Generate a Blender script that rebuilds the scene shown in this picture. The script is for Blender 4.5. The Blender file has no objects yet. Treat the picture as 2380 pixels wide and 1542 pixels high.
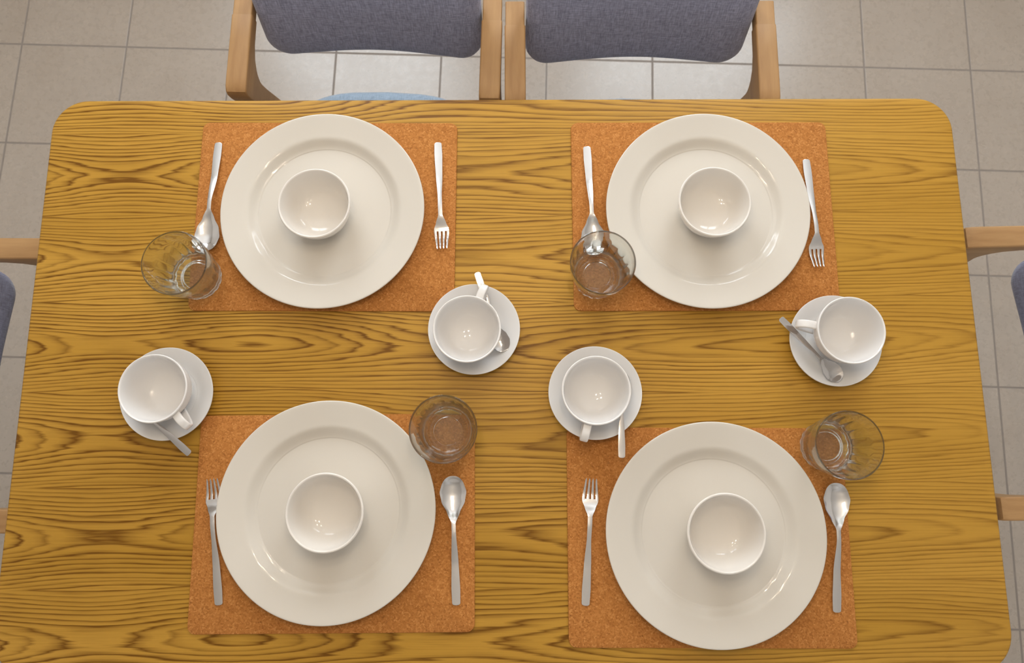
import bpy, bmesh, math, random
from mathutils import Vector, Matrix

random.seed(7)
PI = math.pi
SC = bpy.context.scene
COL = SC.collection
ZT = 0.74                                    # height of the table top above the floor


# ---------------------------------------------------------------- object helpers
def link(name, me, mat=None, parent=None, loc=None, rotz=0.0):
    o = bpy.data.objects.new(name, me)
    COL.objects.link(o)
    if mat is not None and me is not None:
        me.materials.append(mat)
    if parent is not None:
        o.parent = parent
    if loc is not None:
        o.location = loc
    o.rotation_euler = (0, 0, rotz)
    return o


def mesh_from(bm, name, smooth=True, angle=40):
    bmesh.ops.recalc_face_normals(bm, faces=bm.faces[:])
    me = bpy.data.meshes.new(name)
    bm.to_mesh(me)
    bm.free()
    if smooth:
        me.polygons.foreach_set('use_smooth', [True] * len(me.polygons))
        try:
            me.set_sharp_from_angle(angle=math.radians(angle))
        except Exception:
            pass
    return me


def thing(name, label, cat, loc, rotz=0.0, group=None):
    o = bpy.data.objects.new(name, None)
    COL.objects.link(o)
    o.empty_display_size = 0.05
    o.location = loc
    o.rotation_euler = (0, 0, rotz)
    tag(o, label, cat, group)
    return o


def tag(o, label, cat, group=None):
    o['label'] = label
    o['category'] = cat
    if group:
        o['group'] = group
    return o


def copy_tree(o, parent=None):
    c = o.copy()
    COL.objects.link(c)
    if parent is not None:
        c.parent = parent
        c.matrix_parent_inverse = o.matrix_parent_inverse.copy()
    for ch in list(o.children):
        copy_tree(ch, c)
    return c


def place(proto, first, loc, rotz, label):
    """the first time the prototype itself, later a copy of it with copies of its parts"""
    o = proto if first else copy_tree(proto)
    o.location = loc
    o.rotation_euler = (0, 0, rotz)
    o['label'] = label
    return o


# ---------------------------------------------------------------- mesh helpers
def add_box(bm, x0, x1, y0, y1, z0, z1):
    v = [bm.verts.new((x, y, z)) for z in (z0, z1) for y in (y0, y1) for x in (x0, x1)]
    for f in ((0, 2, 3, 1), (4, 5, 7, 6), (0, 1, 5, 4), (2, 6, 7, 3), (0, 4, 6, 2), (1, 3, 7, 5)):
        bm.faces.new([v[i] for i in f])
    return v


def box_mesh(name, x0, x1, y0, y1, z0, z1, bevel=0.0, seg=3):
    bm = bmesh.new()
    add_box(bm, x0, x1, y0, y1, z0, z1)
    if bevel:
        bmesh.ops.bevel(bm, geom=bm.edges[:], offset=bevel, segments=seg, profile=0.5, affect='EDGES')
    return mesh_from(bm, name)


def smooth_profile(pts, n=4):
    """Catmull-Rom through (r, z) points; a point with a third value stays a corner"""
    out = []
    m = len(pts)
    for i in range(m - 1):
        p1, p2 = pts[i], pts[i + 1]
        p0 = pts[i - 1] if i > 0 and len(p1) == 2 else p1
        p3 = pts[i + 2] if i + 2 < m and len(p2) == 2 else p2
        for k in range(n):
            t = k / n
            q = []
            for a in (0, 1):
                q.append(0.5 * (2 * p1[a] + (p2[a] - p0[a]) * t + (2 * p0[a] - 5 * p1[a] + 4 * p2[a] - p3[a]) * t * t
                                + (3 * p1[a] - p0[a] - 3 * p2[a] + p3[a]) * t ** 3))
            out.append((max(q[0], 0.0), q[1]))
    out.append(pts[-1][:2])
    return out


def add_lathe(bm, prof, seg=96, rfun=None):
    rings = []
    for (r, z) in prof:
        if r < 1e-6:
            rings.append([bm.verts.new((0, 0, z))])
        else:
            ring = []
            for k in range(seg):
                a = 2 * PI * k / seg
                rr = rfun(r, z, a) if rfun else r
                ring.append(bm.verts.new((rr * math.cos(a), rr * math.sin(a), z)))
            rings.append(ring)
    for A, B in zip(rings[:-1], rings[1:]):
        if len(A) == 1 and len(B) == 1:
            continue
        for k in range(seg):
            k2 = (k + 1) % seg
            if len(A) == 1:
                bm.faces.new((A[0], B[k2], B[k]))
            elif len(B) == 1:
                bm.faces.new((A[k], A[k2], B[0]))
            else:
                bm.faces.new((A[k], A[k2], B[k2], B[k]))


def lathe_mesh(name, prof, seg=96, angle=60):
    bm = bmesh.new()
    add_lathe(bm, prof, seg)
    return mesh_from(bm, name, True, angle)


def add_loft(bm, rings, cap=True):
    vs = [[bm.verts.new(p) for p in r] for r in rings]
    n = len(rings[0])
    for A, B in zip(vs[:-1], vs[1:]):
        for k in range(n):
            k2 = (k + 1) % n
            bm.faces.new((A[k], A[k2], B[k2], B[k]))
    if cap:
        bm.faces.new(vs[0][::-1])
        bm.faces.new(vs[-1])


def rounded_rect(hw, hh, r, n=5):
    pts = []
    for cx, cy, a0 in ((hw - r, hh - r, 0), (-hw + r, hh - r, PI / 2), (-hw + r, -hh + r, PI), (hw - r, -hh + r, 1.5 * PI)):
        for k in range(n + 1):
            a = a0 + PI / 2 * k / n
            pts.append((cx + r * math.cos(a), cy + r * math.sin(a)))
    return pts


def slab_mesh(name, hw, hh, r, z0, z1, edge, n=10, es=3):
    """flat board with rounded corners and softly rounded edges"""
    rings = []
    for k in range(es + 1):
        a = PI / 2 * k / es
        ins, z = edge * (1 - math.sin(a)), z0 + edge * (1 - math.cos(a))
        rings.append([(x, y, z) for x, y in rounded_rect(hw - ins, hh - ins, max(r - ins, 1e-4), n)])
    for k in range(es + 1):
        a = PI / 2 * k / es
        ins, z = edge * (1 - math.cos(a)), z1 - edge * (1 - math.sin(a))
        rings.append([(x, y, z) for x, y in rounded_rect(hw - ins, hh - ins, max(r - ins, 1e-4), n)])
    bm = bmesh.new()
    add_loft(bm, rings)
    bmesh.ops.remove_doubles(bm, verts=bm.verts[:], dist=1e-6)
    return mesh_from(bm, name, True, 35)


def interp(tab, s):
    if s <= tab[0][0]:
        return tab[0][1]
    for (a, u), (b, v) in zip(tab[:-1], tab[1:]):
        if s <= b:
            t = (s - a) / (b - a)
            t = t * t * (3 - 2 * t) * 0.5 + t * 0.5
            return u + (v - u) * t
    return tab[-1][1]


def sweep_rings(path, sect, side):
    """path of (p, tangent) in a plane whose normal is `side`; section = (along side, along normal)"""
    rings = []
    for i, (p, t) in enumerate(path):
        nrm = side.cross(t).normalized()
        sec = sect(i / (len(path) - 1)) if callable(sect) else sect
        rings.append([tuple(p + side * a + nrm * b) for a, b in sec])
    return rings


def with_tangents(pts):
    out = []
    for i, p in enumerate(pts):
        a, b = pts[max(i - 1, 0)], pts[min(i + 1, len(pts) - 1)]
        out.append((p, (b - a).normalized()))
    return out


def bez(a, b, c, n):
    return [a * (1 - t) ** 2 + b * 2 * t * (1 - t) + c * t * t for t in [k / n for k in range(n + 1)]]


# ---------------------------------------------------------------- materials
class Nodes:
    def __init__(self, name):
        self.m = bpy.data.materials.new(name)
        self.m.use_nodes = True
        self.t = self.m.node_tree
        self.b = self.t.nodes['Principled BSDF']

    def new(self, kind, **kw):
        n = self.t.nodes.new(kind)
        for k, v in kw.items():
            setattr(n, k, v)
        return n

    def put(self, sock, v):
        if hasattr(v, 'is_output') or isinstance(v, bpy.types.NodeSocket):
            self.t.links.new(v, sock)
        else:
            sock.default_value = v

    def math(self, op, a, b=0.0, c=0.0):
        n = self.new('ShaderNodeMath', operation=op)
        self.put(n.inputs[0], a)
        self.put(n.inputs[1], b)
        if op in ('MULTIPLY_ADD', 'SMOOTH_MIN', 'SMOOTH_MAX', 'COMPARE'):
            self.put(n.inputs[2], c)
        return n.outputs[0]

    def add(self, a, b): return self.math('ADD', a, b)
    def sub(self, a, b): return self.math('SUBTRACT', a, b)
    def mul(self, a, b): return self.math('MULTIPLY', a, b)

    def xyz(self):
        tc = self.new('ShaderNodeTexCoord')
        s = self.new('ShaderNodeSeparateXYZ')
        self.t.links.new(tc.outputs['Object'], s.inputs[0])
        return s.outputs[0], s.outputs[1], s.outputs[2]

    def vec(self, x, y, z=0.0):
        n = self.new('ShaderNodeCombineXYZ')
        self.put(n.inputs[0], x)
        self.put(n.inputs[1], y)
        self.put(n.inputs[2], z)
        return n.outputs[0]

    def objvec(self):
        return self.new('ShaderNodeTexCoord').outputs['Object']

    def noise(self, v, scale=1.0, detail=2.0, rough=0.5):
        n = self.new('ShaderNodeTexNoise')
        self.put(n.inputs['Vector'], v)
        n.inputs['Scale'].default_value = scale
        n.inputs['Detail'].default_value = detail
        n.inputs['Roughness'].default_value = rough
        return n.outputs[0]

    def ramp(self, f, stops):
        n = self.new('ShaderNodeValToRGB')
        e = n.color_ramp.elements
        while len(e) < len(stops):
            e.new(0.5)
        for el, (p, c) in zip(e, stops):
            el.position = p
            el.color = (*c, 1)
        self.put(n.inputs[0], f)
        return n.outputs[0]

    def mix(self, f, a, b, blend='MIX'):
        n = self.new('ShaderNodeMix', data_type='RGBA', blend_type=blend)
        self.put(n.inputs[0], f)
        self.put(n.inputs[6], a if not isinstance(a, tuple) else (*a, 1))
        self.put(n.inputs[7], b if not isinstance(b, tuple) else (*b, 1))
        return n.outputs[2]

    def bump(self, h, strength, dist):
        n = self.new('ShaderNodeBump')
        n.inputs['Strength'].default_value = strength
        n.inputs['Distance'].default_value = dist
        self.put(n.inputs['Height'], h)
        self.t.links.new(n.outputs[0], self.b.inputs['Normal'])

    def out(self, color=None, rough=None, **kw):
        if color is not None:
            self.put(self.b.inputs['Base Color'], (*color, 1) if isinstance(color, tuple) else color)
        if rough is not None:
            self.put(self.b.inputs['Roughness'], rough)
        for k, v in kw.items():
            self.put(self.b.inputs[k.replace('_', ' ')], v)
        return self.m


def mat_plain(name, color, rough, **kw):
    return Nodes(name).out(color, rough, **kw)


def mat_tabletop():
    N = Nodes('oak_veneer')
    x, y, z = N.xyz()
    X = N.add(x, -0.0174)
    Y = N.add(y, 0.1435)

    def gauss(c, w):
        t = N.mul(N.sub(X, c), 1.0 / w)
        return N.math('POWER', 2.71828, N.mul(N.mul(t, t), -1.0))
    wander = N.mul(N.sub(N.noise(N.vec(N.mul(X, 1.1), N.mul(Y, 1.0), 3.3), 1.0, 1.0), 0.5), 0.07)
    yl = N.mul(N.add(N.sub(Y, 0.034), wander), 1 / 0.147)
    leaf = N.math('ROUND', yl)
    fr = N.mul(N.sub(yl, leaf), 0.147)
    h = N.sub(0.050, N.mul(gauss(-0.90, 0.20), 0.042))
    h = N.sub(h, N.mul(gauss(-0.42, 0.20), 0.034))
    h = N.sub(h, N.mul(gauss(0.46, 0.34), 0.032))
    hn = N.mul(N.sub(N.noise(N.vec(N.mul(X, 1.5), N.mul(leaf, 0.45), 1.7), 1.0, 1.0), 0.5), 0.036)
    h = N.math('MAXIMUM', N.add(h, hn), 0.003)
    rho = N.math('SQRT', N.add(N.mul(fr, fr), N.mul(h, h)))
    warp = N.mul(N.sub(N.noise(N.vec(N.mul(X, 2.0), N.mul(Y, 26.0), 0.4), 1.0, 3.0), 0.5), 0.017)
    warp2 = N.mul(N.sub(N.noise(N.vec(N.mul(X, 9.0), N.mul(Y, 190.0), 7.4), 1.0, 2.0), 0.5), 0.0042)
    p = N.mul(N.add(N.add(rho, warp), warp2), 178.0)
    saw = N.math('FRACT', p)
    line = N.ramp(saw, [(0.0, (0, 0, 0)), (0.34, (0.05, 0.05, 0.05)), (0.62, (0.42, 0.42, 0.42)), (0.80, (1, 1, 1)),
                        (1.0, (0, 0, 0))])
    # how strongly each ring reads, fine streaks and pores
    wn = N.new('ShaderNodeTexWhiteNoise', noise_dimensions='1D')
    N.put(wn.inputs['W'], N.math('FLOOR', p))
    amp = N.noise(N.vec(N.mul(X, 1.3), N.mul(Y, 7.0), 5.0), 1.0, 3.0)
    amp = N.add(N.mul(amp, 0.75), N.add(N.mul(wn.outputs[0], 0.60), 0.15))
    fade = N.math('MINIMUM', N.math('MAXIMUM', N.sub(1.12, N.mul(X, 0.65)), 0.60), 1.15)
    f = N.mul(N.mul(line, amp), fade)
    streak = N.noise(N.vec(N.mul(X, 5.0), N.mul(Y, 330.0), 2.0), 1.0, 3.0, 0.6)
    pore = N.noise(N.vec(N.mul(X, 26.0), N.mul(Y, 900.0), 9.0), 1.0, 1.0)
    f = N.add(f, N.mul(N.sub(streak, 0.5), 0.8))
    f = N.add(f, N.mul(N.math('MAXIMUM', N.sub(pore, 0.62), 0.0), 1.2))
    base = N.ramp(N.noise(N.vec(N.mul(X, 1.1), N.mul(Y, 9.0), 12.0), 1.0, 2.0),
                  [(0.25, GOLD_A), (0.75, GOLD_B)])
    colr = N.mix(N.math('MINIMUM', N.math('MAXIMUM', N.mul(f, 0.95), 0.0), 1.0), base, GRAIN)
    N.bump(N.mul(f, -1.0), 0.12, 0.0008)
    return N.out(colr, 0.42, Specular_IOR_Level=0.22)


def mat_wood(name, ca, cb, axis, rough=0.5):
    N = Nodes(name)
    x, y, z = N.xyz()
    s = {'x': (9, 90, 90), 'y': (90, 9, 90), 'z': (90, 90, 9)}[axis]
    v = N.vec(N.mul(x, s[0]), N.mul(y, s[1]), N.mul(z, s[2]))
    n1 = N.noise(v, 1.0, 4.0, 0.6)
    v2 = N.vec(N.mul(x, s[0] * .3), N.mul(y, s[1] * .3), N.mul(z, s[2] * .3))
    n2 = N.noise(v2, 1.0, 2.0)
    f = N.add(N.mul(n1, 0.6), N.mul(n2, 0.4))
    N.bump(n1, 0.08, 0.001)
    return N.out(N.ramp(f, [(0.3, ca), (0.7, cb)]), rough, Specular_IOR_Level=0.35)


def mat_cork():
    N = Nodes('cork')
    v = N.objvec()
    vo = N.new('ShaderNodeTexVoronoi', feature='F1')
    N.put(vo.inputs['Vector'], v)
    vo.inputs['Scale'].default_value = 420.0
    g = N.new('ShaderNodeSeparateColor')
    N.t.links.new(vo.outputs['Color'], g.inputs[0])
    fine = N.noise(v, 620.0, 3.0, 0.65)
    big = N.noise(v, 120.0, 3.0, 0.6)
    f = N.add(N.add(N.mul(g.outputs[0], 0.34), N.mul(fine, 0.42)), N.mul(big, 0.26))
    c = N.ramp(f, [(0.24, (0.33, 0.115, 0.024)), (0.42, (0.46, 0.175, 0.042)), (0.60, (0.54, 0.215, 0.055)), (0.80, (0.70, 0.33, 0.105))])
    dark = N.noise(N.vec(*[N.mul(q, 1.0) for q in N.xyz()]), 210.0, 1.0)
    c = N.mix(N.math('MULTIPLY', N.math('GREATER_THAN', dark, 0.73), 0.35), c, (0.12, 0.04, 0.012))
    N.bump(fine, 0.35, 0.0006)
    return N.out(c, 0.85, Specular_IOR_Level=0.15)


def mat_fabric(name, ca, cb, scale=1.0):
    N = Nodes(name)
    x, y, z = N.xyz()
    wx = N.noise(N.vec(N.mul(x, 70 * scale), N.mul(y, 700 * scale), N.mul(z, 700 * scale)), 1.0, 2.0, 0.6)
    wz = N.noise(N.vec(N.mul(x, 700 * scale), N.mul(y, 70 * scale), N.mul(z, 70 * scale)), 1.0, 2.0, 0.6)
    f = N.add(N.mul(wx, 0.5), N.mul(wz, 0.5))
    th = N.mul(N.math('SINE', N.mul(x, 3200.0)), N.math('SINE', N.mul(N.add(y, z), 3200.0)))
    f2 = N.add(f, N.mul(th, 0.05))
    N.bump(f2, 0.5, 0.0008)
    return N.out(N.ramp(f2, [(0.36, ca), (0.64, cb)]), 0.9, Specular_IOR_Level=0.15, Sheen_Weight=0.35, Sheen_Roughness=0.45)


def mat_floor():
    N = Nodes('ceramic_floor_tile')
    x, y, z = N.xyz()
    a, S, ox, oy = -0.0334, 0.3006, -1.4027, 1.1709
    ca, sa = math.cos(a), math.sin(a)
    dx, dy = N.sub(x, ox), N.sub(y, oy)
    u = N.mul(N.add(N.mul(dx, ca), N.mul(dy, sa)), 1 / S)
    v = N.mul(N.sub(N.mul(dy, ca), N.mul(dx, sa)), 1 / S)
    ru, rv = N.math('ROUND', u), N.math('ROUND', v)
    du = N.math('ABSOLUTE', N.sub(u, ru))
    dv = N.math('ABSOLUTE', N.sub(v, rv))
    d = N.mul(N.math('MINIMUM', du, dv), S)
    wob = N.mul(N.sub(N.noise(N.vec(x, y), 60.0, 2.0), 0.5), 0.0008)
    d = N.add(d, wob)
    g = N.new('ShaderNodeMapRange')
    N.put(g.inputs[0], d)
    g.inputs[1].default_value, g.inputs[2].default_value = 0.0016, 0.0034
    grout = N.math('SUBTRACT', 1.0, g.outputs[0])
    fu, fv = N.math('FLOOR', u), N.math('FLOOR', v)
    wn = N.new('ShaderNodeTexWhiteNoise', noise_dimensions='2D')
    N.put(wn.inputs['Vector'], N.vec(fu, fv))
    off = N.vec(N.add(x, N.mul(wn.outputs[0], 7.0)), y, N.mul(wn.outputs[0], 3.0))
    n1 = N.noise(off, 7.0, 3.0, 0.5)
    n2 = N.noise(off, 60.0, 3.0, 0.55)
    f = N.add(N.add(N.mul(n1, 0.7), N.mul(n2, 0.3)), N.mul(N.sub(wn.outputs[0], 0.5), 0.05))
    tile = N.ramp(f, [(0.22, FLOOR_A), (0.50, FLOOR_B), (0.78, FLOOR_C)])
    c = N.mix(grout, tile, (0.29, 0.24, 0.205))
    N.bump(N.sub(N.mul(n2, 0.15), grout), 0.35, 0.0015)
    rough = N.add(N.mul(n2, 0.12), N.add(N.mul(grout, 0.4), 0.22))
    return N.out(c, rough, Specular_IOR_Level=0.9)


def mat_pane():
    N = Nodes('window_glass')
    tr = N.new('ShaderNodeBsdfTransparent')
    gl = N.new('ShaderNodeBsdfGlossy')
    gl.inputs['Roughness'].default_value = 0.02
    mx = N.new('ShaderNodeMixShader')
    mx.inputs[0].default_value = 0.06
    N.t.links.new(tr.outputs[0], mx.inputs[1])
    N.t.links.new(gl.outputs[0], mx.inputs[2])
    N.t.links.new(mx.outputs[0], N.t.nodes['Material Output'].inputs[0])
    return N.m


def mat_emit(name, color, strength):
    N = Nodes(name)
    return N.out(color, 0.4, Emission_Color=(*color, 1), Emission_Strength=strength)


GOLD_A = (0.48, 0.248, 0.030)
GOLD_B = (0.60, 0.322, 0.052)
GRAIN = (0.185, 0.073, 0.005)
FLOOR_A = (0.47, 0.385, 0.31)
FLOOR_B = (0.50, 0.418, 0.345)
FLOOR_C = (0.53, 0.447, 0.373)

M = {}
M['table'] = mat_tabletop()
M['tleg'] = mat_wood('oak_table_leg', (0.42, 0.22, 0.05), (0.62, 0.36, 0.10), 'z')
M['cork'] = mat_cork()
M['floor'] = mat_floor()
M['plate'] = mat_plain('cream_glazed_plate', (0.735, 0.672, 0.592), 0.09, Specular_IOR_Level=0.5)
M['bowl'] = mat_plain('white_glazed_bowl', (0.86, 0.80, 0.735), 0.06, Specular_IOR_Level=0.5)
M['cup'] = mat_plain('white_glazed_cup', (0.87, 0.835, 0.81), 0.06, Specular_IOR_Level=0.5)
M['saucer'] = mat_plain('white_glazed_saucer', (0.82, 0.795, 0.78), 0.07, Specular_IOR_Level=0.5)
M['steel'] = mat_plain('polished_steel', (0.80, 0.785, 0.78), 0.13, Metallic=1.0)
M['tea_steel'] = mat_plain('dark_teaspoon_steel', (0.60, 0.58, 0.57), 0.12, Metallic=1.0)  # teaspoon steel, darker base colour than the other cutlery
_n = Nodes('satin_steel')
_x, _y, _z = _n.xyz()
_s = _n.noise(_n.vec(_n.mul(_x, 900.0), _n.mul(_y, 30.0), 0.0), 1.0, 2.0)
M['satin'] = _n.out((0.78, 0.765, 0.76), _n.add(_n.mul(_s, 0.16), 0.16), Metallic=1.0)
_n = Nodes('tempered_glass')
_n.out((0.955, 0.99, 0.962), 0.0, Transmission_Weight=1.0, IOR=1.47)
_t = _n.new('ShaderNodeBsdfTransparent')
_t.inputs[0].default_value = (0.95, 0.985, 0.965, 1)
_m = _n.new('ShaderNodeMixShader')
_m.inputs[0].default_value = 0.12
_n.t.links.new(_n.b.outputs[0], _m.inputs[1])
_n.t.links.new(_t.outputs[0], _m.inputs[2])
_n.t.links.new(_m.outputs[0], _n.t.nodes['Material Output'].inputs[0])
M['glass'] = _n.m
M['oak'] = mat_wood('light_oak_chair', (0.42, 0.225, 0.090), (0.58, 0.34, 0.15), 'y')
M['oakz'] = mat_wood('light_oak_chair_leg', (0.42, 0.225, 0.090), (0.58, 0.34, 0.15), 'z')
M['grey'] = mat_fabric('blue_grey_woven_fabric', (0.20, 0.215, 0.32), (0.44, 0.46, 0.65))
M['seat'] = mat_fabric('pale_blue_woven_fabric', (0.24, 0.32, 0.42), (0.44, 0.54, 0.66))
M['wall'] = mat_plain('white_wall_paint', (0.84, 0.80, 0.76), 0.7)
M['ceil'] = mat_plain('white_ceiling_paint', (0.86, 0.825, 0.785), 0.75)
M['frame'] = mat_plain('white_window_frame', (0.75, 0.75, 0.75), 0.4)
M['pane'] = mat_pane()
M['lampmetal'] = mat_plain('dark_lamp_metal', (0.05, 0.05, 0.05), 0.35, Metallic=1.0)
M['bulb'] = mat_emit('warm_bulb', (1.0, 0.84, 0.62), 640.0)


# ---------------------------------------------------------------- the setting
def structure(o):
    o['kind'] = 'structure'
    return o


RX0, RX1, RY0, RY1, RH = -2.5, 2.7, -2.7, 2.05, 2.65
structure(link('floor', box_mesh('floor', RX0, RX1, RY0, RY1, -0.05, 0.0), M['floor']))
structure(link('ceiling', box_mesh('ceiling', RX0, RX1, RY0, RY1, RH, RH + 0.1), M['ceil']))
structure(link('wall_left', box_mesh('wall_left', RX0 - 0.12, RX0, RY0, RY1, 0, RH), M['wall']))
structure(link('wall_right', box_mesh('wall_right', RX1, RX1 + 0.12, RY0, RY1, 0, RH), M['wall']))
WINS = {'back': [(-1.30, -0.25, 1.15, 2.45), (0.35, 1.45, 1.15, 2.45)], 'front': [(0.50, 1.60, 0.9, 2.3)]}
nwin = 0
for side, sgn, yw, watts in (('back', 1, RY1, 45.0), ('front', -1, RY0, 16.0)):
    wins = WINS[side]
    y_in, y_out = min(yw, yw + sgn * 0.16), max(yw, yw + sgn * 0.16)
    bm = bmesh.new()
    xs = [RX0] + [v for w in wins for v in w[:2]] + [RX1]
    for k in range(0, len(xs), 2):
        add_box(bm, xs[k], xs[k + 1], y_in, y_out, 0, RH)
    for w in wins:
        add_box(bm, w[0], w[1], y_in, y_out, 0, w[2])
        add_box(bm, w[0], w[1], y_in, y_out, w[3], RH)
    structure(link('wall_' + side, mesh_from(bm, 'wall_' + side, False), M['wall']))
    for (x0, x1, z0, z1) in wins:
        nwin += 1
        bm = bmesh.new()
        yc, t = yw + sgn * 0.075, 0.05
        ya, yb = yc - 0.025, yc + 0.025
        xm = (x0 + x1) / 2
        add_box(bm, x0, x0 + t, ya, yb, z0, z1)
        add_box(bm, x1 - t, x1, ya, yb, z0, z1)
        add_box(bm, x0 + t, x1 - t, ya, yb, z0, z0 + t)
        add_box(bm, x0 + t, x1 - t, ya, yb, z1 - t, z1)
        add_box(bm, xm - 0.03, xm + 0.03, ya, yb, z0 + t, z1 - t)
        w = structure(link('window_%d' % nwin, mesh_from(bm, 'window_frame', False), M['frame']))
        link('pane', box_mesh('pane', x0 + t, x1 - t, yc - 0.003, yc + 0.003, z0 + t, z1 - t), M['pane'], w)
        L = bpy.data.lights.new('daylight', 'AREA')
        L.shape = 'RECTANGLE'
        L.size, L.size_y = x1 - x0 - 0.02, z1 - z0 - 0.02
        L.energy = watts
        L.color = (0.87, 0.945, 1.0)
        lo = bpy.data.objects.new('daylight', L)
        COL.objects.link(lo)
        lo.location = (xm, yw + sgn * 0.14, (z0 + z1) / 2)
        lo.rotation_euler = (-sgn * PI / 2, 0, 0)

# pendant lamp above the table (it shows as small warm sparkles in the glaze)
LAMP = Vector((-0.04, 0.34, 2.02))
lamp = thing('pendant_lamp', 'dark metal pendant lamp with four warm bare bulbs hanging above the table', 'lamp', LAMP)
link('canopy', lathe_mesh('canopy', smooth_profile([(0.0, 0.59), (0.05, 0.59), (0.06, 0.605), (0.06, 0.629, 1), (0.0, 0.629, 1)])), M['lampmetal'], lamp)
bm = bmesh.new()
add_lathe(bm, [(0, 0.03), (0.004, 0.03), (0.004, 0.60), (0, 0.60)], 12)
link('cord', mesh_from(bm, 'cord'), M['lampmetal'], lamp)
for k in range(4):
    a = PI / 4 + k * PI / 2 + 0.2
    dx, dy = math.cos(a), math.sin(a)
    d = Vector((dx, dy, 0))
    pts = bez(Vector((0, 0, 0.05)), d * 0.08 + Vector((0, 0, 0.08)), d * 0.15 + Vector((0, 0, 0.035)), 8)
    sec = [(0.005 * math.cos(q), 0.005 * math.sin(q)) for q in [2 * PI * j / 10 for j in range(10)]]
    bm = bmesh.new()
    add_loft(bm, sweep_rings(with_tangents(pts), sec, Vector((-dy, dx, 0))))
    link('arm', mesh_from(bm, 'arm'), M['lampmetal'], lamp)
    bm = bmesh.new()
    add_lathe(bm, smooth_profile([(0, -0.018), (0.009, -0.015), (0.0125, -0.004), (0.009, 0.010), (0.006, 0.024), (0, 0.029)]), 20)
    link('bulb', mesh_from(bm, 'bulb'), M['bulb'], lamp, (dx * 0.15, dy * 0.15, 0))

# ---------------------------------------------------------------- dining table
TX0, TX1, TY0, TY1 = -0.779, 0.744, -0.315, 0.602
TC = ((TX0 + TX1) / 2, (TY0 + TY1) / 2)
THW, THH = (TX1 - TX0) / 2, (TY1 - TY0) / 2
table = thing('dining_table', 'rectangular oak dining table with rounded corners and dark wavy grain', 'table', (TC[0], TC[1], 0))
link('tabletop', slab_mesh('tabletop', THW, THH, 0.058, ZT - 0.028, ZT, 0.004, 14), M['table'], table)
for sx in (-1, 1):
    for sy in (-1, 1):
        bm = bmesh.new()
        rings = []
        for z, h in ((0.0, 0.022), (0.004, 0.024), (0.35, 0.028), (ZT - 0.028, 0.032)):
            rings.append([(sx * (THW - 0.07) + px, sy * (THH - 0.07) + py, z) for px, py in rounded_rect(h, h, 0.008, 3)])
        add_loft(bm, rings)
        link('leg', mesh_from(bm, 'table_leg'), M['tleg'], table)
for s in (-1, 1):
    link('apron', box_mesh('apron', -(THW - 0.10), THW - 0.10, s * (THH - 0.08) - 0.01, s * (THH - 0.08) + 0.01, ZT - 0.09, ZT - 0.028), M['tleg'], table)


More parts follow.
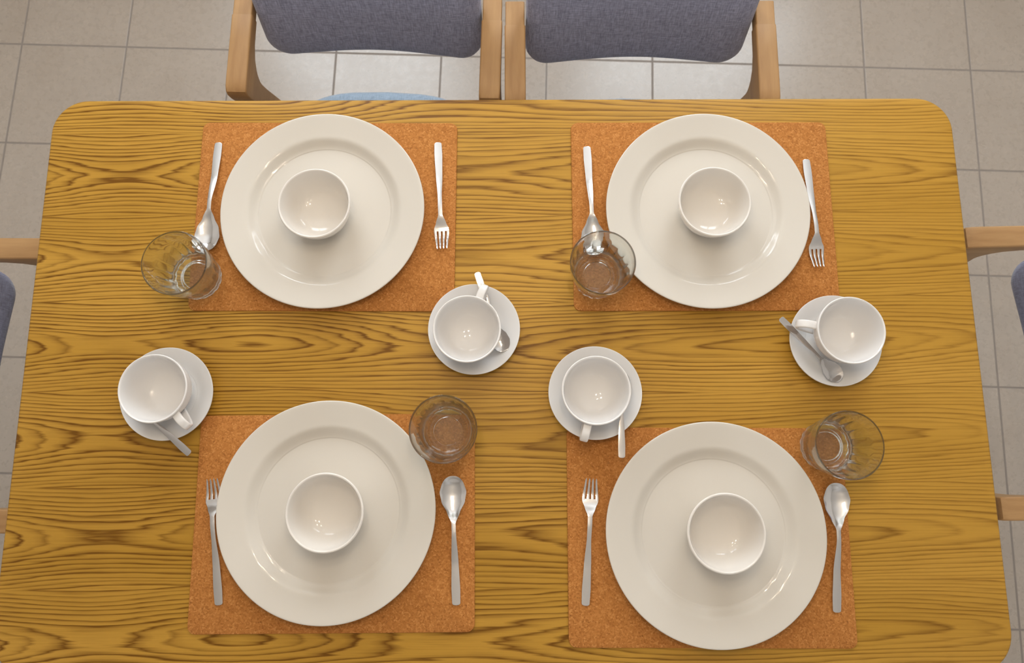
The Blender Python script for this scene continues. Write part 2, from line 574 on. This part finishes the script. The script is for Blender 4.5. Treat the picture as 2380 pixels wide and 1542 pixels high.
# ---------------------------------------------------------------- chairs
def make_chair():
    r = thing('dining_chair', '', 'chair', (0, 0, 0), 0, 'oak chairs around the dining table')
    # bent elbow side frames: short arm that turns under into the raked rear leg
    pairs = [((.205, .655), (.205, .629)), ((.158, .654), (.158, .628)), ((.157, .654), (.157, .6275)), ((.11, .653), (.11, .6245)), ((.07, .6522), (.085, .6165)),
             ((.03, .651), (.071, .605)), ((.013, .6498), (.0655, .597)), ((.0045, .6455), (.0625, .590)), ((.002, .637), (.0605, .583)), ((.0045, .618), (.0605, .573)),
             ((.018, .565), (.066, .545)), ((.05, .44), (.094, .43)), ((.165, 0), (.198, 0))]
    for s in (-1, 1):
        rings = []
        for i, ((ay, az), (by, bz)) in enumerate(pairs):
            hw = 0.0180 if i < 2 else 0.0195
            c = Vector((s * 0.2345, (ay + by) / 2, (az + bz) / 2))
            d = Vector((0, ay - by, az - bz))
            h = d.length / 2
            d.normalize()
            rings.append([tuple(c + Vector((a, 0, 0)) + d * b) for a, b in rounded_rect(hw, h, 0.0035, 3)])
        bm = bmesh.new()
        add_loft(bm, rings)
        link('side_frame', mesh_from(bm, 'chair_side_frame', True, 35), M['oak'], r)
        bm = bmesh.new()
        rings = []
        for z, h in ((0, 0.015), (0.2, 0.018), (0.40, 0.020)):
            rings.append([(s * 0.195 + a, -0.285 + b, z) for a, b in rounded_rect(h, h, 0.006, 3)])
        add_loft(bm, rings)
        link('leg', mesh_from(bm, 'chair_front_leg'), M['oakz'], r)
    bm = bmesh.new()
    for s in (-1, 1):
        add_box(bm, s * 0.195 - 0.02, s * 0.195 + 0.02, -0.31, 0.085, 0.355, 0.398)
    add_box(bm, -0.175, 0.175, -0.305, -0.275, 0.355, 0.398)
    add_box(bm, -0.175, 0.175, 0.03, 0.06, 0.355, 0.398)
    link('seat_frame', mesh_from(bm, 'chair_seat_frame', False), M['oak'], r)
    # seat cushion
    out = []
    for k in range(64):
        a = 2 * PI * k / 64
        c, s = math.cos(a), math.sin(a)
        x = 0.212 * math.copysign(abs(c) ** 0.45, c)
        y = -0.0975 + 0.2285 * math.copysign(abs(s) ** 0.45, s)
        if y > -0.0975:
            y -= 0.45 * x * x
        out.append((x, y))
    rings = []
    for ins, z in ((0.03, 0.398), (0.008, 0.402), (0.0, 0.415), (0.002, 0.428), (0.012, 0.441), (0.04, 0.449), (0.09, 0.453), (0.15, 0.455)):
        k = 1 - ins / 0.21
        rings.append([(x * k, -0.103 + (y + 0.103) * k, z) for x, y in out])
    bm = bmesh.new()
    add_loft(bm, rings)
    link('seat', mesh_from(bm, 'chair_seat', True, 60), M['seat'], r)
    # backrest cushion, gently curved and leaning back
    z0, hgt = 0.548, 0.275
    out = rounded_rect(0.214, hgt / 2, 0.045, 8)
    full = []
    for a, b in zip(out, out[1:] + out[:1]):
        d = math.hypot(b[0] - a[0], b[1] - a[1])
        n = max(1, int(d / 0.02))
        full += [(a[0] + (b[0] - a[0]) * j / n, a[1] + (b[1] - a[1]) * j / n) for j in range(n)]

    def bp(x, v, t):
        z = z0 + hgt / 2 + v
        if v < 0:                                    # the lower edge dips towards its corners
            z -= 0.007 * (1 - math.cos(min(abs(x) / 0.19, 1) * PI)) * 0.5 * (-v / (hgt / 2))
        y = 0.152 + 0.26 * (z - z0) - 0.27 * x * x
        return (x, y + t, z - t * 0.26)
    rings = []
    for ins, t in ((0.20, 0.042), (0.06, 0.040), (0.012, 0.034), (0.0, 0.020), (0.0, 0.010), (0.004, 0.0), (0.014, -0.009), (0.03, -0.013),
                   (0.06, -0.015), (0.10, -0.016), (0.20, -0.0165)):
        ring = []
        for x, v in full:
            kx = (0.214 - ins) / 0.214
            kv = max((hgt / 2 - ins) / (hgt / 2), 0.02)
            ring.append(bp(x * kx, v * kv, t))
        rings.append(ring)
    bm = bmesh.new()
    add_loft(bm, rings)
    link('backrest', mesh_from(bm, 'chair_backrest', True, 60), M['grey'], r)
    return r


chair = make_chair()
CH = [(-0.2765, 0.657, -0.030, 'oak armchair with blue-grey cushion at the far side, left of the two behind the table'),
      (0.2405, 0.640, 0.0, 'oak armchair with blue-grey cushion at the far side, right of the two behind the table'),
      (0.806, 0.149, -PI / 2 + 0.012, 'oak armchair with grey cushion at the right-hand short end of the table'),
      (-0.800, 0.133, PI / 2, 'oak armchair with grey cushion at the left-hand short end of the table')]
for i, (x, y, rz, lab) in enumerate(CH):
    place(chair, i == 0, (x, y, 0), rz, lab)

# ---------------------------------------------------------------- place mats, plates, bowls
WHERE = ['far left', 'far right', 'near left', 'near right']
mat_me = slab_mesh('placemat', 0.429 / 2, 0.3246 / 2, 0.012, 0, 0.003, 0.0012, 6, 2)
mat0 = tag(link('placemat', mat_me, M['cork']), '', 'placemat', 'cork placemats on the table')
MATS = [(-0.3077, 0.3960, -0.0059), (0.3133, 0.3947, -0.0013), (-0.2732, -0.0946, 0.0060), (0.2973, -0.1167, -0.0054)]
MLAB = ['rectangular cork placemat at the far left setting, with fork on its right',
        'rectangular cork placemat at the far right setting, under the tumbler standing on a spoon end',
        'rectangular cork placemat at the near left setting, with a tumbler on its far right corner',
        'rectangular cork placemat at the near right setting, partly under a saucer']
for i, (x, y, a) in enumerate(MATS):
    place(mat0, i == 0, (x, y, ZT), a, MLAB[i])
ZM = ZT + 0.003

plate_prof = smooth_profile([(0, .0030), (.085, .0030), (.092, .0006), (.096, 0), (.101, .0012), (.110, .0034), (.116, .0056), (.1215, .0088), (.127, .0114), (.150, .0163), (.1632, .0193),
                             (.1650, .0205), (.1644, .0218), (.1615, .0219), (.150, .0198), (.134, .0170), (.1265, .0157), (.1222, .0139), (.1180, .0110), (.1138, .0082), (.1095, .0064), (.102, .0056), (.05, .0055), (0, .0055)], 4)
plate0 = tag(link('dinner_plate', lathe_mesh('dinner_plate', plate_prof, 160), M['plate']), '', 'plate', 'dinner plates')
PL = [(-0.3077, 0.3983), (0.3168, 0.3966), (-0.2816, -0.0770), (0.3034, -0.1110)]
for i, (x, y) in enumerate(PL):
    place(plate0, i == 0, (x, y, ZM), 0, 'large white wide-rimmed dinner plate at the %s setting' % WHERE[i])

bowl_prof = smooth_profile([(0, .0025), (.024, .0025), (.0265, .0005), (.0285, 0), (.031, .0015), (.038, .0075), (.0470, .020), (.0532, .037), (.0566, .0530),
                            (.0570, .0553), (.0556, .0568), (.0536, .0560), (.0526, .052), (.0494, .0365), (.0438, .0215), (.0365, .0128), (.0280, .0086), (.016, .0060), (.007, .0048), (0, .0046)], 4)
bowl0 = tag(link('small_bowl', lathe_mesh('small_bowl', bowl_prof, 128), M['bowl']), '', 'bowl', 'small bowls on the plates')
BW = [(-0.3098, 0.3931), (0.3165, 0.3940), (-0.2734, -0.0774), (0.3073, -0.1077)]
for i, (x, y) in enumerate(BW):
    place(bowl0, i == 0, (x, y, ZM + 0.0059), 0, 'small white round bowl on the %s dinner plate' % WHERE[i])

# ---------------------------------------------------------------- saucers and cups
sau_prof = smooth_profile([(0, .0025), (.034, .0025), (.037, .0003), (.040, 0), (.043, .0015), (.056, .0085), (.0705, .0165), (.0725, .0182), (.0722, .0194), (.0708, .0194),
                           (.060, .0140), (.049, .0078), (.0425, .0055), (.038, .0050), (0, .0050)], 4)
sau0 = tag(link('saucer', lathe_mesh('saucer', sau_prof, 128), M['saucer']), '', 'saucer', 'saucers')
cup_prof = smooth_profile([(0, .0030), (.020, .0030), (.0225, .0004), (.0245, 0), (.0262, .0015), (.0312, .0085), (.0405, .022), (.0482, .040), (.0512, .0600), (.0515, .0628),
                           (.0505, .0640), (.0490, .0632), (.0480, .0600), (.0450, .040), (.0382, .0235), (.0315, .0142), (.0240, .0098), (.0140, .0072), (.006, .0062), (0, .0060)], 4)
cup_me = lathe_mesh('cup_body', cup_prof, 128)
V3 = lambda x, z: Vector((x, 0, z))
hp = bez(V3(0.0492, 0.0535), V3(0.066, 0.060), V3(0.0735, 0.0500), 8) + bez(V3(0.0735, 0.0500), V3(0.0775, 0.042), V3(0.067, 0.0345), 8)[1:] \
    + bez(V3(0.067, 0.0345), V3(0.056, 0.0265), V3(0.0405, 0.0215), 8)[1:]
bm = bmesh.new()
add_loft(bm, sweep_rings(with_tangents(hp), rounded_rect(0.0062, 0.0026, 0.0022, 4), Vector((0, 1, 0))))
handle_me = mesh_from(bm, 'cup_handle', True, 60)
cup0 = thing('coffee_cup', '', 'cup', (0, 0, 0), 0, 'coffee cups on saucers')
link('cup_body', cup_me, M['cup'], cup0)
link('handle', handle_me, M['cup'], cup0)
SAU = [(-0.0610, 0.2008), (0.1276, 0.0994), (0.5080, 0.1807), (-0.5387, 0.0999)]
CUP = [(-0.0690, 0.1922, 69.5), (0.1237, 0.0984, -104.5), (0.5105, 0.1884, 170.0), (-0.5358, 0.1031, -48.0)]
CLAB = ['beside the far left placemat, handle pointing away', 'overlapping the near right placemat, handle pointing near',
        'near the far right placemat, handle pointing left', 'leftmost on the table, handle pointing near right']
SLAB = ['beside the far left placemat, under the cup whose handle points away', 'overlapping the near right placemat corner', 'at the near corner of the far right placemat',
        'at the far corner of the near left placemat']
for i in range(4):
    place(sau0, i == 0, (SAU[i][0], SAU[i][1], ZT + (0.003 if i == 1 else 0.0)), 0, 'round white saucer ' + SLAB[i])
    place(cup0, i == 0, (CUP[i][0], CUP[i][1], ZT + 0.0055 + (0.003 if i == 1 else 0.0)), math.radians(CUP[i][2]), 'empty white coffee cup ' + CLAB[i])


# ---------------------------------------------------------------- tumblers
def make_glass():
    H = 0.090
    ro = smooth_profile([(0.0, .0020), (.024, .0020), (.030, .0004), (.0345, .0), (.0368, .0022), (.0378, .008), (.0398, .020), (.0432, .040), (.0462, .058), (.0482, .068), (.0491, .078), (.0495, .0882),
                         (.0492, .0896), (.0485, .0900), (.0477, .0896), (.0473, .088), (.0464, .070), (.0435, .050), (.0398, .032), (.0352, .0195), (.030, .0150), (.0245, .0130), (.0222, .0122), (.0212, .0098), (.018, .0096), (0, .0096)], 4)

    bm = bmesh.new()
    rings = []
    seg, lobes = 144, 18
    n_out = [i for i, (r, z) in enumerate(ro) if z >= H - 1e-6][0]
    for i, (r, z) in enumerate(ro):
        if r < 1e-6:
            rings.append([bm.verts.new((0, 0, z))])
            continue
        ring = []
        for k in range(seg):
            a = 2 * PI * k / seg
            rr = r
            if i < n_out and r > 0.031:
                amp = 0.0007 * (1 - min(max((z - 0.046) / 0.020, 0), 1)) * min(max((r - 0.031) / 0.004, 0), 1)
                rr += amp * (2 * abs(math.sin(a * lobes / 2)) ** 0.8 - 1.3)
            ring.append(bm.verts.new((rr * math.cos(a), rr * math.sin(a), z)))
        rings.append(ring)
    for A, B in zip(rings[:-1], rings[1:]):
        for k in range(seg):
            k2 = (k + 1) % seg
            if len(A) == 1:
                bm.faces.new((A[0], B[k2], B[k]))
            elif len(B) == 1:
                bm.faces.new((A[k], A[k2], B[0]))
            else:
                bm.faces.new((A[k], A[k2], B[k2], B[k]))
    return mesh_from(bm, 'tumbler', True, 80)


glass0 = tag(link('drinking_glass', make_glass(), M['glass']), '', 'glass', 'clear glass tumblers')
GL = [(-0.5077, 0.2897, ZT), (0.1357, 0.2889, ZM), (-0.1007, 0.0412, ZM), (0.4823, 0.0168, ZT)]
GLAB = ['clear fluted glass tumbler at the left edge of the far left placemat', 'clear fluted glass tumbler in front of the spoon on the far right placemat',
        'clear fluted glass tumbler beside the near left dinner plate', 'clear fluted glass tumbler at the right edge of the near right placemat']
for i, (x, y, z) in enumerate(GL):
    place(glass0, i == 0, (x, y, z + (0.003 if i in (0, 3) else 0)), 0.1 * i, GLAB[i])


# ---------------------------------------------------------------- cutlery: +y from the handle end to the tip, root at the handle end
def strip(bm, ss, wid, zc, dep, th, xc=lambda s: 0.0, nu=10):
    """solid strip: width, height of its middle line, dish depth and thickness along its length"""
    rings = []
    for s in ss:
        w, z, d, t = wid(s) / 2, zc(s), dep(s), th(s)
        top = [(xc(s) + w * u, s, z - d * (1 - u * u) + t * 0.5 * (1 - 0.25 * u * u)) for u in [-1 + 2 * k / nu for k in range(nu + 1)]]
        bot = [(xc(s) + w * u * 0.96, s, z - d * (1 - u * u) - t * 0.5 * (1 - 0.25 * u * u)) for u in [1 - 2 * k / nu for k in range(nu + 1)]]
        rings.append(top + bot)
    add_loft(bm, rings)


def span(a, b, n, ease_a=False, ease_b=False):
    out = []
    for k in range(n + 1):
        t = k / n
        if ease_a and ease_b:
            t = (1 - math.cos(PI * t)) / 2
        elif ease_b:
            t = math.sin(PI / 2 * t)
        elif ease_a:
            t = 1 - math.cos(PI / 2 * t)
        out.append(a + (b - a) * t)
    return out


def round_end(s, e, full, k):
    """closing factor at a rounded end (distance s from it, rounding length e)"""
    if s >= e:
        return full
    q = 1 - s / e
    return full * (max(1 - q ** k, 0.0) ** (1.0 / k) * 0.97 + 0.03)


def make_spoon(L, name, label_cat, group, w_end, w_neck, w_bowl, bowl_len, depth, arch, m_handle='satin', m_bowl='steel'):
    r = thing(name, '', label_cat, (0, 0, 0), 0, group)
    neck = L - bowl_len
    wt = [(0, w_end * 0.92), (L * 0.12, w_end), (L * 0.33, w_end * 0.80), (neck - 0.012, w_neck), (neck, w_neck), (neck + bowl_len * 0.22, w_bowl * 0.47),
          (neck + bowl_len * 0.45, w_bowl * 0.87), (neck + bowl_len * 0.66, w_bowl), (neck + bowl_len * 0.80, w_bowl * 0.94)]

    def wid(s):
        w = interp(wt, s)
        w = round_end(s, w_end * 0.28, w, 2.5)
        e = bowl_len * 0.40
        return round_end(L - s, e, interp(wt, min(s, L - e * 0.6)), 2.2) if L - s < e else w
    zt = [(0, 0.0018), (L * 0.30, 0.0040), (neck - 0.014, arch), (neck + 0.004, arch - 0.001), (neck + bowl_len * 0.3, depth + 0.0018), (L * 0.97, depth + 0.0022), (L, depth + 0.0022)]
    zc = lambda s: interp(zt, s)
    dep = lambda s: depth * interp([(neck, 0.0), (neck + bowl_len * 0.25, 0.45), (neck + bowl_len * 0.6, 1.0), (neck + bowl_len * 0.8, 0.85), (L, 0.0)], s)
    th = lambda s: interp([(0, 0.0016), (L * 0.4, 0.0024), (neck, 0.0028), (neck + bowl_len * 0.3, 0.0016), (L, 0.0012)], s)
    bm = bmesh.new()
    strip(bm, span(0, w_end * 0.28, 7, True) + span(w_end * 0.28, neck, 30)[1:], wid, zc, dep, th)
    link('handle', mesh_from(bm, 'spoon_handle', True, 50), M[m_handle], r)
    bm = bmesh.new()
    strip(bm, span(neck, L - bowl_len * 0.3, 20) + span(L - bowl_len * 0.3, L, 14, False, True)[1:], wid, zc, dep, th, nu=18)
    link('spoon_bowl', mesh_from(bm, 'spoon_bowl', True, 50), M[m_bowl], r)
    return r


def make_fork(L):
    r = thing('fork', '', 'fork', (0, 0, 0), 0, 'steel forks on the placemats')
    slot, neck = L - 0.0310, L - 0.056
    wt = [(0, 0.0118), (L * 0.12, 0.0130), (L * 0.33, 0.0106), (L * 0.52, 0.0066), (neck, 0.0070), (neck + 0.012, 0.0165), (slot - 0.004, 0.0240), (slot, 0.0245), (L, 0.0195)]
    wid = lambda s: round_end(s, 0.0036, interp(wt, s), 2.5)
    zt = [(0, 0.0018), (L * 0.30, 0.0045), (neck - 0.014, 0.0125), (neck, 0.0118), (slot - 0.004, 0.0040), (slot + 0.008, 0.0022), (L - 0.006, 0.0056), (L, 0.0075)]
    zc = lambda s: interp(zt, s)
    zero = lambda s: 0.0
    th = lambda s: interp([(0, 0.0016), (L * 0.4, 0.0024), (neck, 0.0028), (slot, 0.0018), (L, 0.0011)], s)
    bm = bmesh.new()
    strip(bm, span(0, 0.0036, 7, True) + span(0.0036, neck, 30)[1:], wid, zc, zero, th)
    link('handle', mesh_from(bm, 'fork_handle', True, 50), M['satin'], r)
    bm = bmesh.new()
    strip(bm, span(neck, slot, 14), wid, zc, zero, th)
    for k in range(4):
        c = (k - 1.5) / 1.5
        xc = lambda s, c=c: c * (wid(s) / 2 - 0.0020)
        tw = lambda s: interp([(slot - 0.002, 0.0041), (slot + 0.004, 0.0039), (L - 0.004, 0.0024), (L, 0.0008)], s)
        strip(bm, span(slot - 0.002, L - 0.004, 12) + span(L - 0.004, L, 5, False, True)[1:], tw, zc, zero, th, xc, 4)
    link('fork_head', mesh_from(bm, 'fork_head', True, 50), M['steel'], r)
    return r


def lay(o, first, a, b, za, zb, L, label):
    """from the handle end a towards the tip b"""
    d = Vector((b[0] - a[0], b[1] - a[1], zb - za))
    c = o if first else copy_tree(o)
    yaw = math.atan2(-d.x, d.y)
    pitch = math.atan2(d.z, math.hypot(d.x, d.y))
    c.location = (a[0], a[1], za)
    c.rotation_mode = 'XYZ'
    c.rotation_euler = (pitch, 0, yaw)
    c['label'] = label


spoon0 = make_spoon(0.190, 'table_spoon', 'spoon', 'steel table spoons on the placemats', 0.0132, 0.0064, 0.0410, 0.070, 0.0075, 0.0135)
SP = [((-0.4918, 0.5223), (-0.4971, 0.3348), 'steel table spoon on the far left placemat, tip behind a tumbler'),
      ((0.1249, 0.5134), (0.1321, 0.3227), 'steel table spoon on the far right placemat, bowl seen through a tumbler'),
      ((-0.0854, -0.2168), (-0.0927, -0.0252), 'steel table spoon on the near left placemat, bowl pointing to the far side'),
      ((0.4826, -0.2285), (0.4941, -0.0370), 'steel table spoon on the near right placemat, touching the plate rim')]
for i, (a, b, lab) in enumerate(SP):
    lay(spoon0, i == 0, a, b, ZM, ZM, 0.19, lab)
fork0 = make_fork(0.187)
FK = [((-0.1244, 0.5213), (-0.1143, 0.3380), 'steel fork on the far left placemat, clear of the plate, tines towards the viewer'),
      ((0.4898, 0.4893), (0.4951, 0.3065), 'steel fork on the far right placemat, tucked against the plate rim'),
      ((-0.4408, -0.2160), (-0.4620, -0.0281), 'steel fork on the near left placemat, half under the plate rim'),
      ((0.1077, -0.2179), (0.1202, -0.0296), 'steel fork on the near right placemat, tines dark with reflection')]
for i, (a, b, lab) in enumerate(FK):
    lay(fork0, i == 0, a, b, ZM, ZM, 0.187, lab)
tea0 = make_spoon(0.133, 'teaspoon', 'teaspoon', 'teaspoons on the saucers', 0.0108, 0.0048, 0.0295, 0.047, 0.0036, 0.0070, 'tea_steel', 'tea_steel')
TS = [((-0.0567, 0.2910), (-0.0141, 0.1674), 'small steel teaspoon beside the far left placemat, passing under the cup handle'),
      ((0.1645, -0.0006), (0.1690, 0.1290), 'small steel teaspoon on the saucer overlapping the near right placemat'),
      ((0.4201, 0.2153), (0.5092, 0.1199), 'small steel teaspoon on the saucer near the far right placemat, bowl in full view'),
      ((-0.4909, 0.0069), (-0.5921, 0.0896), 'small steel teaspoon on the leftmost saucer, only its handle showing')]
for i, (a, b, lab) in enumerate(TS):
    dz = 0.003 if i == 1 else 0
    lay(tea0, i == 0, a, b, ZT + 0.0255 + dz, ZT + (0.0130 if i == 2 else 0.0094) + dz, 0.133, lab)

# ---------------------------------------------------------------- daylight outside, camera, colour
W = bpy.data.worlds.new('World')
SC.world = W
W.use_nodes = True
W.node_tree.nodes['Background'].inputs[0].default_value = (0.75, 0.87, 1.0, 1)
W.node_tree.nodes['Background'].inputs[1].default_value = 1.0

cam = bpy.data.cameras.new('Camera')
co = bpy.data.objects.new('Camera', cam)
COL.objects.link(co)
F, TH, RO, PS, HC = 1659.93, 0.17537, -0.0081, 0.0054, 1.1280
R, U, D = Vector((1, 0, 0)), Vector((0, math.cos(TH), math.sin(TH))), Vector((0, math.sin(TH), -math.cos(TH)))
R, U = R * math.cos(RO) + U * math.sin(RO), U * math.cos(RO) - R * math.sin(RO)
Zr = Matrix.Rotation(PS, 3, 'Z')
R, U, D = Zr @ R, Zr @ U, Zr @ D
mw = Matrix((R, U, -D)).transposed().to_4x4()
mw.translation = (0, 0, ZT + HC)
co.matrix_world = mw
cam.sensor_fit = 'HORIZONTAL'
cam.sensor_width = 36.0
cam.lens = F / 2380 * 36.0
cam.clip_start = 0.05
cam.dof.use_dof = True
cam.dof.focus_distance = 1.10
cam.dof.aperture_fstop = 6.3
SC.camera = co
SC.cycles.max_bounces = 14
SC.cycles.diffuse_bounces = 3
SC.cycles.transmission_bounces = 14
SC.cycles.transparent_max_bounces = 12
SC.cycles.adaptive_threshold = 0.03
SC.view_settings.view_transform = 'Standard'
SC.view_settings.look = 'None'
SC.view_settings.gamma = 1.0
SC.view_settings.use_curve_mapping = False
SC.view_settings.exposure = -0.36
